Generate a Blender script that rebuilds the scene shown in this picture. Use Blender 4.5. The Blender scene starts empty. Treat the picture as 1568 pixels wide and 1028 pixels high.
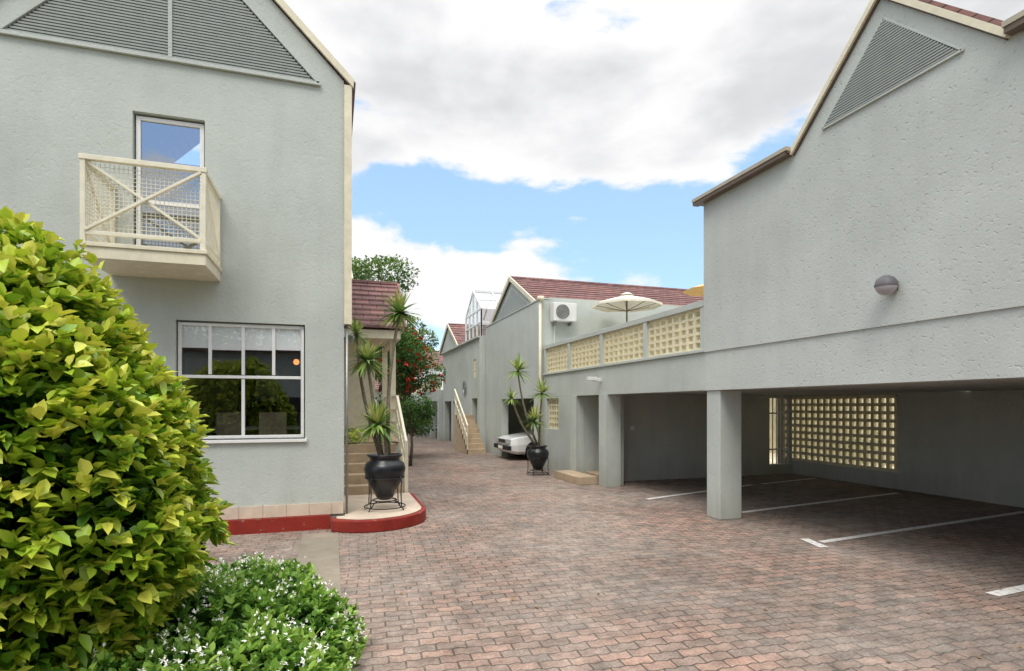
import bpy, bmesh, math, random
import numpy as np
from mathutils import Vector, Matrix
random.seed(7); rng=np.random.default_rng(7)
S=bpy.context.scene
S.view_settings.view_transform='Standard'
try: S.view_settings.look='None'
except Exception: pass
S.view_settings.exposure=0

# ---------------------------------------------------------------- materials
class N:
    def __init__(s,name):
        s.m=bpy.data.materials.new(name); s.m.use_nodes=True
        s.t=s.m.node_tree; s.t.nodes.clear()
        s.out=s.t.nodes.new('ShaderNodeOutputMaterial')
        s.p=s.t.nodes.new('ShaderNodeBsdfPrincipled')
        s.t.links.new(s.p.outputs[0],s.out.inputs[0])
        s.tc=s.t.nodes.new('ShaderNodeTexCoord')
    def n(s,k,**kw):
        x=s.t.nodes.new(k)
        for a,b in kw.items(): setattr(x,a,b)
        return x
    def l(s,a,b): s.t.links.new(a,b)
    def mapped(s,scale=(1,1,1),rot=(0,0,0)):
        m=s.n('ShaderNodeMapping'); m.inputs['Scale'].default_value=scale; m.inputs['Rotation'].default_value=rot
        s.l(s.tc.outputs['Object'],m.inputs[0]); return m.outputs[0]
    def noise(s,scale,detail=4,rough=.55,vec=None):
        x=s.n('ShaderNodeTexNoise'); x.inputs['Scale'].default_value=scale
        x.inputs['Detail'].default_value=detail; x.inputs['Roughness'].default_value=rough
        s.l(vec if vec is not None else s.tc.outputs['Object'],x.inputs['Vector']); return x.outputs[0]
    def ramp(s,fac,stops):
        r=s.n('ShaderNodeValToRGB'); e=r.color_ramp.elements
        while len(e)<len(stops): e.new(.5)
        for i,(p,c) in enumerate(stops):
            e[i].position=p; e[i].color=(c,c,c,1) if not isinstance(c,tuple) else (*c,1)
        s.l(fac,r.inputs[0]); return r.outputs[0]
    def mix(s,mode,fac,a,b):
        x=s.n('ShaderNodeMix',data_type='RGBA',blend_type=mode)
        for sock,v in ((x.inputs[0],fac),(x.inputs[6],a),(x.inputs[7],b)):
            if isinstance(v,(int,float)): sock.default_value=v
            elif isinstance(v,tuple): sock.default_value=(*v,1)
            else: s.l(v,sock)
        return x.outputs[2]
    def math(s,op,a,b=0.):
        x=s.n('ShaderNodeMath',operation=op)
        for i,v in enumerate((a,b)):
            if isinstance(v,(int,float)): x.inputs[i].default_value=v
            else: s.l(v,x.inputs[i])
        return x.outputs[0]
    def bump(s,h,strength,dist=.01,prev=None):
        b=s.n('ShaderNodeBump'); b.inputs['Strength'].default_value=strength; b.inputs['Distance'].default_value=dist
        s.l(h,b.inputs['Height'])
        if prev is not None: s.l(prev,b.inputs['Normal'])
        return b.outputs[0]
    def fin(s,col,rough=.8,normal=None,spec=.3,metal=0):
        if isinstance(col,tuple): s.p.inputs['Base Color'].default_value=(*col,1)
        else: s.l(col,s.p.inputs['Base Color'])
        if isinstance(rough,(int,float)): s.p.inputs['Roughness'].default_value=rough
        else: s.l(rough,s.p.inputs['Roughness'])
        s.p.inputs['Specular IOR Level'].default_value=spec
        s.p.inputs['Metallic'].default_value=metal
        if normal is not None: s.l(normal,s.p.inputs['Normal'])
        return s.m

def stucco(name,col,b=.5,pits=False,dirt=.11):
    s=N(name)
    big=s.noise(.8,5,.65)
    st=s.noise(1.0,3,.6,s.mapped((4,4,.45)))
    c=s.mix('MULTIPLY',1,col,s.ramp(big,[(.32,1-dirt),(.68,1.05)]))
    c=s.mix('MULTIPLY',.25,c,s.ramp(st,[(.3,.82),(.55,1.0)]))
    sep=s.n('ShaderNodeSeparateXYZ'); s.l(s.tc.outputs['Object'],sep.inputs[0])
    z=s.math('ADD',sep.outputs[2],s.math('MULTIPLY',st,.7))
    c=s.mix('MULTIPLY',.6,c,s.ramp(z,[(.25,(.68,.62,.54)),(.85,1.)]))
    nb=s.bump(s.noise(42,3,.65),b,.009)
    if pits:
        v=s.noise(23,1.5,.5,s.mapped((1,1,1.15)))
        c=s.mix('MULTIPLY',.16,c,s.ramp(v,[(.28,(.5,.5,.5)),(.35,1.)]))
        nb=s.bump(s.ramp(v,[(.28,0.),(.38,1.)]),.36,.012,nb)
    else:
        v=s.noise(15,2,.5); nb=s.bump(s.ramp(v,[(.28,0.),(.42,1.)]),.2,.012,nb)
    return s.fin(c,.9,nb,.15)

def plain(name,col,rough=.5,var=.12,spec=.4,metal=0,b=.1,sc=8):
    s=N(name); n=s.noise(sc,4,.6)
    c=s.mix('MULTIPLY',1,col,s.ramp(n,[(.3,1-var),(.7,1+var*.3)]))
    nb=s.bump(s.noise(sc*8,2),b,.003) if b>0 else None
    return s.fin(c,rough,nb,spec,metal)

M={}
M['wallL']=stucco('stucco_left',(.515,.545,.50),.5)
M['wallR']=stucco('stucco_right',(.54,.56,.522),.45,True)
M['wall']=stucco('stucco_mid',(.51,.54,.495),.4)
M['inner']=stucco('stucco_inner',(.52,.53,.49),.3)
M['cream']=plain('cream_paint',(.78,.71,.53),.45,.14)
M['creamL']=plain('cream_block',(.80,.72,.50),.8,.2,.2,0,.4)
M['white']=plain('white_paint',(.82,.81,.78),.4,.06)
M['steel_cream']=plain('steel_cream',(.82,.76,.59),.35,.12)
M['slat']=plain('vent_slat',(.34,.365,.34),.7,.1,.3,0,0)
M['slatd']=plain('vent_dark',(.11,.12,.11),.9,.1)
M['brown']=plain('gutter_brown',(.14,.10,.07),.5,.15)
M['gutter']=plain('gutter_cream',(.45,.40,.30),.5,.15)
M['tan']=plain('tan_tile',(.52,.40,.27),.6,.25,.3,0,.2,4)
M['pot']=plain('pot_black',(.012,.014,.017),.28,.3,.5,0,.15,6)
M['iron']=plain('iron_black',(.01,.01,.011),.45,.2)
M['dark']=plain('dark_interior',(.035,.035,.035),.9,.2)
M['room']=plain('room_wall',(.12,.105,.09),.9,.2)
M['blind']=plain('blind_white',(.85,.85,.83),.8,.05)
M['conc']=stucco('concrete_strip',(.38,.34,.275),.4,True,.3)
M['platf']=plain('platform_screed',(.66,.54,.42),.7,.25,.3,0,.3,3)
M['metal']=plain('grey_metal',(.35,.35,.36),.4,.2,.5,.6)
M['acw']=plain('ac_white',(.76,.76,.72),.4,.08)
M['umb']=plain('umbrella_canvas',(.86,.80,.66),.9,.1)
M['orange']=plain('orange_canvas',(.70,.45,.18),.9,.1)
M['bark']=plain('bark',(.16,.12,.09),.9,.4,.2,0,.8,15)
M['barkg']=plain('stem_bark',(.24,.21,.15),.9,.4,.2,0,.8,25)
M['tyre']=plain('tyre',(.015,.015,.015),.8,.2)
M['carw']=plain('car_white',(.75,.75,.73),.18,.04,.6,0,0.)
M['carr']=plain('car_red',(.25,.02,.02),.18,.04,.6,0,0.)
M['cglass']=plain('car_glass',(.015,.018,.02),.05,.1,.7,0,0.)
M['lamp_g']=plain('head_lamp',(.5,.5,.5),.1,.1,.8)
M['red_l']=plain('flower_red',(.62,.02,.015),.6,.2)
M['flw']=plain('flower_white',(.88,.88,.78),.7,.05)
M['door']=plain('door_dark',(.05,.035,.025),.5,.2)
M['litter']=plain('dry_leaf',(.30,.19,.08),.8,.4)
M['bwall']=plain('boundary_wall_paint',(.78,.70,.50),.9,.25,.2,0,.3,3)
M['lampcap']=plain('lamp_cap',(.14,.13,.14),.5,.2)

s=N('red_kerb'); n=s.noise(9,5,.7)
c=s.mix('MIX',s.ramp(n,[(.62,0.),(.67,1.)]),(.28,.028,.018),(.33,.18,.13))
c=s.mix('MULTIPLY',.8,c,s.ramp(s.noise(3,4),[(.3,.6),(.6,1.)]))
M['red']=s.fin(c,.55,s.bump(n,.3,.01),.3)

s=N('line_paint'); n=s.noise(22,6,.75)
c=s.mix('MIX',s.ramp(n,[(.54,0.),(.64,1.)]),(.80,.78,.74),(.30,.23,.19))
M['line']=s.fin(c,.7,None,.2)

s=N('roof_tile'); br=s.n('ShaderNodeTexBrick')
sep=s.n('ShaderNodeSeparateXYZ'); s.l(s.tc.outputs['Object'],sep.inputs[0]); cmb=s.n('ShaderNodeCombineXYZ')
s.l(sep.outputs[0],cmb.inputs[0]); s.l(sep.outputs[2],cmb.inputs[1])
s.l(cmb.outputs[0],br.inputs['Vector'])
br.inputs['Scale'].default_value=1; br.inputs['Brick Width'].default_value=.3; br.inputs['Row Height'].default_value=.13
br.inputs['Mortar Size'].default_value=.008
br.inputs['Color1'].default_value=(.31,.155,.135,1); br.inputs['Color2'].default_value=(.21,.115,.11,1); br.inputs['Mortar'].default_value=(.07,.04,.035,1)
c=s.mix('MULTIPLY',.8,br.outputs[0],s.ramp(s.noise(2.5,5,.7),[(.3,.55),(.65,1.15)]))
M['tile']=s.fin(c,.75,s.bump(s.noise(30,3),.4,.01),.3)

def paver(name,c1,c2,mott=.85):
    s=N(name)
    sep=s.n('ShaderNodeSeparateXYZ'); s.l(s.mapped((1,1,1),(0,0,.05)),sep.inputs[0])
    x0,y0=sep.outputs[0],sep.outputs[1]
    wob=s.noise(.9,1)
    y1=s.math('ADD',y0,s.math('MULTIPLY',wob,.16))
    x1=s.math('ADD',x0,s.math('MULTIPLY',wob,.10))
    pp=s.math('PINGPONG',x1,.0575)
    y2=s.math('ADD',y1,s.math('MULTIPLY',pp,.30))
    cm=s.n('ShaderNodeCombineXYZ'); s.l(x1,cm.inputs[0]); s.l(y2,cm.inputs[1])
    br=s.n('ShaderNodeTexBrick'); s.l(cm.outputs[0],br.inputs['Vector'])
    br.inputs['Scale'].default_value=1; br.inputs['Brick Width'].default_value=.215; br.inputs['Row Height'].default_value=.105
    br.inputs['Mortar Size'].default_value=.007; br.inputs['Mortar Smooth'].default_value=.5; br.inputs['Bias'].default_value=0
    br.inputs['Color1'].default_value=(*c1,1); br.inputs['Color2'].default_value=(*c2,1); br.inputs['Mortar'].default_value=(.095,.078,.06,1)
    c=br.outputs[0]
    patch=s.noise(.5,5,.66)
    grey=s.mix('MIX',.6,c,(.33,.295,.255))
    c=s.mix('MIX',s.ramp(patch,[(.36,0.1),(.58,.95)]),c,grey)
    c=s.mix('MULTIPLY',.95,c,s.ramp(s.noise(.33,7,.74),[(.32,.58),(.6,1.1)]))
    c=s.mix('MULTIPLY',1.,c,s.ramp(s.noise(5,5,.75),[(.3,.55),(.65,1.22)]))
    c=s.mix('MULTIPLY',.65,c,s.ramp(s.noise(55,2,.7),[(.35,.62),(.65,1.2)]))
    c=s.mix('MULTIPLY',.8,c,s.ramp(s.noise(1.7,4,.65),[(.26,.35),(.38,1.)]))
    nb=s.bump(s.math('SUBTRACT',1.,br.outputs[1]),.75,.012)
    return s.fin(c,.85,nb,.2)
M['pave']=paver('pavers',(.42,.262,.20),(.265,.205,.17))
M['pavedk']=paver('pavers_carport',(.41,.275,.215),(.28,.215,.18))

def glass(name,fac,rough=.0,tint=(.80,.84,.84)):
    s=N(name)
    g=s.n('ShaderNodeBsdfGlossy'); g.inputs['Roughness'].default_value=rough; g.inputs['Color'].default_value=(.85,.92,1,1)
    t=s.n('ShaderNodeBsdfTransparent'); t.inputs['Color'].default_value=(*tint,1)
    mx=s.n('ShaderNodeMixShader'); mx.inputs[0].default_value=fac
    s.l(s.bump(s.noise(1.5,1),.03,.02),g.inputs['Normal'])
    s.l(t.outputs[0],mx.inputs[1]); s.l(g.outputs[0],mx.inputs[2]); s.l(mx.outputs[0],s.out.inputs[0]); return s.m
M['glassU']=glass('window_glass_upper',.38)
M['glassL']=glass('window_glass_lower',.13,0,(.92,.94,.94))
M['glassP']=glass('conservatory_glass',.45,.1)
s=N('lamp_warm'); s.p.inputs['Emission Color'].default_value=(1,.35,.1,1); s.p.inputs['Emission Strength'].default_value=1.5
M['warm']=s.fin((.8,.3,.1))
s=N('grass'); c=s.mix('MIX',s.noise(3,5),(.05,.09,.02),(.12,.13,.05)); M['grass']=s.fin(c,.95)
s=N('soil'); c=s.mix('MIX',s.noise(12,5),(.05,.035,.022),(.11,.08,.05)); M['soil']=s.fin(c,.95,s.bump(s.noise(40,4),.6,.02))
M['gg']=plain('globe_diffuser',(.42,.38,.40),.25,.1,.6)

def leafmat(name,stops,tr=.3,rough=.45,spec=.35):
    s=N(name); a=s.n('ShaderNodeAttribute'); a.attribute_name='rnd'
    col=s.ramp(a.outputs['Fac'],stops)
    s.fin(col,rough,None,spec)
    tl=s.n('ShaderNodeBsdfTranslucent'); s.l(col,tl.inputs[0])
    mx=s.n('ShaderNodeMixShader'); mx.inputs[0].default_value=tr
    s.l(s.p.outputs[0],mx.inputs[1]); s.l(tl.outputs[0],mx.inputs[2]); s.l(mx.outputs[0],s.out.inputs[0]); return s.m
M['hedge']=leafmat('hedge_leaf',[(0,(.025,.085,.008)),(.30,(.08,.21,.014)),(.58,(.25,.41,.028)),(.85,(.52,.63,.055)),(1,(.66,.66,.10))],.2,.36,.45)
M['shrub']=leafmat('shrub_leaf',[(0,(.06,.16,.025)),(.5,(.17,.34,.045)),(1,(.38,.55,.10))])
M['hibis']=leafmat('hibiscus_leaf',[(0,(.03,.08,.015)),(.6,(.07,.17,.03)),(1,(.16,.28,.05))])
M['tree']=leafmat('tree_leaf',[(0,(.04,.09,.02)),(.6,(.11,.20,.04)),(1,(.24,.34,.08))])
M['yucca']=leafmat('yucca_leaf',[(0,(.08,.18,.04)),(.6,(.22,.36,.08)),(1,(.55,.55,.18))],.2)
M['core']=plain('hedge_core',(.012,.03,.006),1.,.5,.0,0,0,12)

# ---------------------------------------------------------------- mesh builder
def empty(name,loc=(0,0,0),rz=0):
    e=bpy.data.objects.new(name,None); S.collection.objects.link(e); e.location=loc; e.rotation_euler=(0,0,rz); e.empty_display_size=.2; return e
class MB:
    def __init__(s): s.v=[];s.f=[];s.mi=[];s.ml=[]
    def m(s,k):
        if k not in s.ml: s.ml.append(k)
        return s.ml.index(k)
    def add(s,vs,fs,k):
        o=len(s.v); s.v+= [tuple(v) for v in vs]; i=s.m(k)
        for f in fs: s.f.append([a+o for a in f]); s.mi.append(i)
    def box(s,x0,x1,y0,y1,z0,z1,k):
        s.add([(x0,y0,z0),(x1,y0,z0),(x1,y1,z0),(x0,y1,z0),(x0,y0,z1),(x1,y0,z1),(x1,y1,z1),(x0,y1,z1)],
              [(0,3,2,1),(4,5,6,7),(0,1,5,4),(1,2,6,5),(2,3,7,6),(3,0,4,7)],k)
    def beam(s,p,q,w,h,k,up=(0,0,1)):
        p=Vector(p);q=Vector(q);d=(q-p).normalized();u=Vector(up)
        if abs(d.dot(u))>.98: u=Vector((0,1,0))
        a=d.cross(u).normalized();b=a.cross(d).normalized()
        vs=[]
        for o in(p,q):
            for sa,sb in((-1,-1),(1,-1),(1,1),(-1,1)): vs.append(o+a*sa*w/2+b*sb*h/2)
        s.add(vs,[(0,1,2,3),(7,6,5,4),(0,4,5,1),(1,5,6,2),(2,6,7,3),(3,7,4,0)],k)
    def prism(s,pts,ext,k):
        n=len(pts);e=Vector(ext); vs=[Vector(p) for p in pts]+[Vector(p)+e for p in pts]
        fs=[tuple(range(n)),tuple(range(2*n-1,n-1,-1))]+[(i,i+n,(i+1)%n+n,(i+1)%n) for i in range(n)]
        s.add(vs,fs,k)
    def tube(s,pts,rad,k,seg=8):
        pts=[Vector(p) for p in pts]; vs=[];fs=[]
        for i,p in enumerate(pts):
            d=(pts[min(i+1,len(pts)-1)]-pts[max(i-1,0)]).normalized()
            u=Vector((0,0,1)) if abs(d.z)<.9 else Vector((1,0,0))
            a=d.cross(u).normalized();b=d.cross(a)
            r=rad[i] if hasattr(rad,'__len__') else rad
            for j in range(seg):
                t=2*math.pi*j/seg; vs.append(p+a*math.cos(t)*r+b*math.sin(t)*r)
        for i in range(len(pts)-1):
            for j in range(seg): fs.append((i*seg+j,i*seg+(j+1)%seg,(i+1)*seg+(j+1)%seg,(i+1)*seg+j))
        fs.append(tuple(range(seg))); fs.append(tuple(range(len(pts)*seg-1,(len(pts)-1)*seg-1,-1)))
        s.add(vs,fs,k)
    def lathe(s,c,prof,k,seg=32):
        vs=[];fs=[]
        for r,z in prof:
            for j in range(seg):
                t=2*math.pi*j/seg; vs.append((c[0]+r*math.cos(t),c[1]+r*math.sin(t),c[2]+z))
        for i in range(len(prof)-1):
            for j in range(seg): fs.append((i*seg+j,i*seg+(j+1)%seg,(i+1)*seg+(j+1)%seg,(i+1)*seg+j))
        s.add(vs,fs,k)
    def ring(s,c,R,r,k,seg=28):
        pts=[(c[0]+R*math.cos(2*math.pi*i/seg),c[1]+R*math.sin(2*math.pi*i/seg),c[2]) for i in range(seg+1)]
        s.tube(pts,r,k,6)
    def wall(s,axis,p,th,a0,a1,z0,z1,holes,k):
        A=sorted({a0,a1,*[h[0] for h in holes],*[h[1] for h in holes]}); Z=sorted({z0,z1,*[max(z0,h[2]) for h in holes],*[h[3] for h in holes]})
        def solid(i,j):
            if i<0 or j<0 or i>=len(A)-1 or j>=len(Z)-1: return False
            ca=(A[i]+A[i+1])/2;cz=(Z[j]+Z[j+1])/2
            return not any(h[0]<ca<h[1] and h[2]<cz<h[3] for h in holes)
        def P(a,z,t): return (a,p+t,z) if axis=='y' else (p+t,a,z)
        for i in range(len(A)-1):
            for j in range(len(Z)-1):
                if not solid(i,j): continue
                a,b,c,d=A[i],A[i+1],Z[j],Z[j+1]
                for t in (0,th): s.add([P(a,c,t),P(b,c,t),P(b,d,t),P(a,d,t)],[(0,1,2,3)],k)
                for (di,dj,e) in((-1,0,((a,c),(a,d))),(1,0,((b,c),(b,d))),(0,-1,((a,c),(b,c))),(0,1,((a,d),(b,d)))):
                    if not solid(i+di,j+dj):
                        (u,w),(u2,w2)=e; s.add([P(u,w,0),P(u2,w2,0),P(u2,w2,th),P(u,w,th)],[(0,1,2,3)],k)
    def build(s,name,parent=None,smooth=False,bevel=0):
        me=bpy.data.meshes.new(name); me.from_pydata(s.v,[],s.f)
        for k in s.ml: me.materials.append(M[k])
        me.polygons.foreach_set('material_index',s.mi)
        bm=bmesh.new(); bm.from_mesh(me)
        bmesh.ops.remove_doubles(bm,verts=bm.verts,dist=1e-5)
        bmesh.ops.recalc_face_normals(bm,faces=bm.faces); bm.to_mesh(me); bm.free()
        if smooth: me.polygons.foreach_set('use_smooth',[True]*len(me.polygons))
        o=bpy.data.objects.new(name,me); S.collection.objects.link(o)
        if parent: o.parent=parent
        if bevel:
            b=o.modifiers.new('b','BEVEL'); b.width=bevel; b.segments=2; b.limit_method='ANGLE'; b.angle_limit=math.radians(50)
        return o

def leafobj(name,P,D,L,W,rnd,mat,parent=None,fold=.25,flat=.5,droop=0.):
    n=len(P); D=D/np.linalg.norm(D,axis=1,keepdims=True)
    s=np.cross(D,np.array([0,0,1.]))+rng.normal(size=(n,3))*flat*.6
    s-= D*np.sum(s*D,axis=1,keepdims=True); s/=np.linalg.norm(s,axis=1,keepdims=True)+1e-9
    u=np.cross(s,D); L=L[:,None];W=W[:,None]
    dz=np.array([0,0,-1.])*droop*L
    V=np.stack([P,P+D*L*.32+s*W*.5+u*W*fold,P+D*L*.68+s*W*.42+u*W*fold+dz*.4,P+D*L+dz,P+D*L*.68-s*W*.42+u*W*fold+dz*.4,P+D*L*.32-s*W*.5+u*W*fold],1).reshape(-1,3)
    base=(np.arange(n)*6)[:,None]
    F=np.concatenate([base+np.array([0,1,2,3]),base+np.array([0,3,4,5])],1).reshape(-1,4)
    me=bpy.data.meshes.new(name); me.vertices.add(len(V)); me.vertices.foreach_set('co',V.astype(np.float32).ravel())
    me.loops.add(F.size); me.loops.foreach_set('vertex_index',F.astype(np.int32).ravel())
    me.polygons.add(len(F)); me.polygons.foreach_set('loop_start',np.arange(0,F.size,4,dtype=np.int32))
    try: me.polygons.foreach_set('loop_total',np.full(len(F),4,dtype=np.int32))
    except Exception: pass
    me.update(calc_edges=True)
    at=me.attributes.new('rnd','FLOAT','FACE'); at.data.foreach_set('value',np.repeat(rnd,2).astype(np.float32))
    me.materials.append(M[mat])
    o=bpy.data.objects.new(name,me); S.collection.objects.link(o)
    if parent: o.parent=parent
    return o
def rosettes(C,Nrm,k,L,W,spread,rbase,jit=.25):
    n=len(C); Nrm=Nrm/np.linalg.norm(Nrm,axis=1,keepdims=True)
    C2=np.repeat(C,k,0);N2=np.repeat(Nrm,k,0)
    R=rng.normal(size=(n*k,3)); R-=N2*np.sum(R*N2,axis=1,keepdims=True); R/=np.linalg.norm(R,axis=1,keepdims=True)
    t=rng.uniform(.25,1,size=(n*k,1))*spread
    D=N2*(1.15-t*.6)+R*t
    P=C2-N2*(t*L*.7)+rng.normal(size=(n*k,3))*L*.08
    rn=np.clip(np.repeat(rbase,k)+rng.normal(size=n*k)*jit*.5-(t[:,0]-.5*spread)*.35,0,1)
    return P,D,L*rng.uniform(.6,1.2,n*k),W*rng.uniform(.7,1.2,n*k),rn
def sph(n):
    d=rng.normal(size=(n,3)); return d/np.linalg.norm(d,axis=1,keepdims=True)

# ---------------------------------------------------------------- ground
def sheet(name,pts,z,k):
    b=MB(); b.add([(x,y,z) for x,y in pts],[tuple(range(len(pts)))],k); return b.build(name)
def rect(x0,x1,y0,y1): return [(x0,y0),(x1,y0),(x1,y1),(x0,y1)]
sheet('ground',rect(-300,300,-300,300),-.012,'grass')
sheet('paved_driveway',rect(-9,5.6,-9,60),0,'pave')
sheet('carport_floor',rect(5.6,11.2,-9,60),0.0,'pavedk')
sheet('concrete_strip',rect(-.38,.07,4.6,7.9),.005,'conc')
sheet('soil_bed',[(-6,1),( -.1,1),(-.0,5.0),(-1.2,6.3),(-6,6.6)],.009,'soil')
def lineobj(segs):
    b=MB()
    for (p,q,w) in segs:
        p=Vector((*p,0));q=Vector((*q,0));d=(q-p).normalized();a=Vector((-d.y,d.x,0))*w/2
        b.add([(*(v).xy,.006) for v in(p-a,q-a,q+a,p+a)],[(0,1,2,3)],'line')
    b.build('parking_line_markings')
lineobj([((5.45,9.0),(8.6,9.95),.10),((6.2,7.42),(10.5,8.15),.10),((5.80,5.5),(10.6,6.08),.10),((5.62,5.28),(5.74,5.70),.12),
         ((5.65,3.5),(10.6,3.9),.11),((8.9,10.0),(10.8,10.4),.08)])
n=260; X=rng.uniform(-1,10,n);Y=rng.uniform(2,22,n); X=np.where(rng.uniform(size=n)<.3,rng.normal(.2,.25,n),X)
P=np.stack([X,Y,np.full(n,.006)],1); D=np.stack([rng.normal(size=n),rng.normal(size=n),rng.uniform(0,.25,n)],1)
leafobj('fallen_leaves',P,D,rng.uniform(.02,.06,n),rng.uniform(.012,.03,n),rng.uniform(size=n),'litter',None,.1,0)

# ---------------------------------------------------------------- left townhouse
H=empty('townhouse')
b=MB(); YF=8.25
b.wall('y',YF,.2,-4.13,.15,0,6.0,[(-2.42,-1.60,3.52,5.45),(-1.94,-.365,1.25,2.82)],'wallL')
b.prism([(-4.13,YF,6.0),(.15,YF,6.0),(.15,YF,6.27),(-1.99,YF,8.41),(-4.13,YF,6.27)],(0,.2,0),'wallL')
b.box(-.05,.15,YF+.2,13.6,0,6.27,'wallL'); b.box(-4.13,-3.93,YF+.2,13.6,0,6.27,'wallL')
b.box(-4.13,.15,13.6,13.8,0,6.27,'wallL')
b.box(-3.93,-.05,YF+.2,13.6,3.0,3.3,'room'); b.box(-3.93,-.05,YF+.2,13.6,.3,.45,'room')
b.box(-3.93,-.05,11.8,11.9,.45,6.2,'room')
b.build('walls',H)
b=MB()
for sx in(1,-1):
    def q(x): return -1.99+sx*x
    b.prism([(q(2.24),YF-.03,6.2),(q(0),YF-.03,8.44),(q(0),YF-.03,8.56),(q(2.30),YF-.03,6.26)],(0,5.9,0),'tile')
    b.prism([(q(2.27),YF-.07,6.17),(q(2.27),YF-.07,6.29),(q(0),YF-.07,8.53),(q(0),YF-.07,8.41)],(0,.04,0),'cream')
b.box(.152,.255,YF-.05,YF+.06,2.85,6.2,'cream')
b.build('roof_and_barge',H)
b=MB(); b.tube([(.19,YF+.03,2.86),(.19,YF+.05,.17)],.018,'metal',10); b.build('downpipe',H,True)
b=MB()
b.prism([(-3.79,YF-.006,6.17),(-.19,YF-.006,6.17),(-1.99,YF-.006,7.97)],(0,.004,0),'slatd')
z=6.20
while z<7.92:
    w=1.76-(z-6.17)
    if w>.02: b.box(-1.99-w,-1.99+w,YF-.030,YF-.010,z-.011,z+.012,'slat')
    z+=.038
for p,q_ in (((-3.82,6.16),(-.16,6.16)),((-3.80,6.17),(-1.99,7.98)),((-.18,6.17),(-1.99,7.98)),((-1.99,6.18),(-1.99,7.95))):
    b.beam((p[0],YF-.03,p[1]),(q_[0],YF-.03,q_[1]),.045,.04,'wallL',up=(0,1,0))
b.build('gable_vent',H)
b=MB()
def frame(b,x0,x1,z0,z1,y,w,d,k,vs=(),hs=()):
    b.box(x0,x0+w,y,y+d,z0,z1,k); b.box(x1-w,x1,y,y+d,z0,z1,k)
    b.box(x0+w,x1-w,y,y+d,z1-w,z1,k); b.box(x0+w,x1-w,y,y+d,z0,z0+w,k)
    for v,a,c in vs: b.box(v-w/2,v+w/2,y+.003,y+d-.003,a,c,k)
    for h in hs: b.box(x0+w,x1-w,y+.001,y+d-.001,h-w/2,h+w/2,k)
frame(b,-2.40,-1.62,3.53,5.42,YF+.06,.05,.05,'white',(),(4.33,))
frame(b,-1.925,-.38,1.265,2.80,YF+.05,.04,.05,'white',((-1.15,1.3,2.06),(-1.55,2.12,2.77),(-1.15,2.12,2.77),(-.77,2.12,2.77)),(2.09,))
b.box(-1.97,-.34,YF-.05,YF+.05,1.21,1.25,'white')
b.build('window_frames',H,bevel=.004)
b=MB()
b.add([(-2.36,YF+.085,3.57),(-1.66,YF+.085,3.57),(-1.66,YF+.085,5.38),(-2.36,YF+.085,5.38)],[(0,1,2,3)],'glassU')
b.build('upper_glass',H)
b=MB()
b.add([(-1.9,YF+.075,1.29),(-.41,YF+.075,1.29),(-.41,YF+.075,2.78),(-1.9,YF+.075,2.78)],[(0,1,2,3)],'glassL')
b.build('lower_glass',H)
b=MB()
for x0,x1,zb in((-1.90,-1.57,2.47),(-1.55,-1.17,2.45),(-1.13,-.79,2.46),(-.75,-.40,2.47)):
    b.box(x0,x1,YF+.082,YF+.09,zb,2.79,'blind')
b.build('blinds',H)
b=MB()
for cx in(-1.5,-.9,-.3):
    b.box(cx-.2,cx+.2,9.2,9.6,1.15,1.19,'tan'); b.box(cx-.2,cx+.2,9.58,9.62,1.19,1.6,'tan')
    for dx in(-.18,.18):
        b.box(cx+dx-.015,cx+dx+.015,9.21,9.24,.45,1.15,'tan'); b.box(cx+dx-.015,cx+dx+.015,9.55,9.575,.45,1.15,'tan')
b.box(-1.9,-.3,10.3,10.9,1.3,1.35,'blind'); b.box(-1.4,-1.0,11.7,11.79,1.8,2.4,'blind'); b.box(-2.6,-1.7,11.7,11.79,1.2,2.6,'tan')
b.build('room_furniture',H)
b=MB(); b.lathe((-.52,9.0,2.36),[(0.0,-.045),(.03,-.035),(.045,0),(.03,.035),(0,.045)],'warm',16); b.build('room_lamp',H,True)
b=MB()
x=-4.13
while x<.14:
    b.box(x+.004,min(x+.29,.14),YF-.03,YF-.002,.195,.355,'platf'); x+=.294
b.box(-4.13,.13,YF-.025,YF-.001,.2,.35,'tan')
b.box(-4.13,-.03,YF-.09,YF-.0015,.0,.19,'red')
b.build('skirting',H)
b=MB(); bx0,bx1,by0,bz=-2.653,-1.413,7.33,3.51
b.box(bx0,bx1,by0,YF-.002,3.34,3.47,'cream'); b.box(bx0-.02,bx1+.02,by0-.02,YF-.003,3.47,3.515,'cream')
t=.05
for x in(bx0+t/2,bx1-t/2): 
    b.box(x-t/2,x+t/2,by0,by0+t,3.515,4.46,'steel_cream')
    b.box(x-t/2,x+t/2,YF-t,YF-.004,3.515,4.46,'steel_cream')
    b.box(x-.035,x+.035,by0+.04,YF-.006,4.42,4.475,'steel_cream'); b.box(x-.02,x+.02,by0+t,YF-t,3.60,3.64,'steel_cream')
b.box(bx0-.01,bx1+.01,by0-.01,by0+.06,4.425,4.48,'steel_cream')
b.box(bx0+t,bx1-t,by0+.005,by0+.045,3.60,3.645,'steel_cream')
b.beam((bx0+.05,by0+.012,3.65),(bx1-.05,by0+.012,4.42),.03,.045,'steel_cream',up=(0,1,0))
b.beam((bx0+.05,by0+.045,4.42),(bx1-.05,by0+.045,3.65),.03,.045,'steel_cream',up=(0,1,0))
for x in(bx0+t/2,bx1-t/2):
    b.beam((x,by0+.05,4.4),(x,YF-.05,3.65),.03,.03,'steel_cream')
b.build('balcony',H,bevel=.004)
b=MB(); 
x=bx0+.08
while x<bx1-.06: b.box(x-.003,x+.003,by0+.072,by0+.077,3.64,4.42,'steel_cream'); x+=.045
z=3.66
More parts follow.
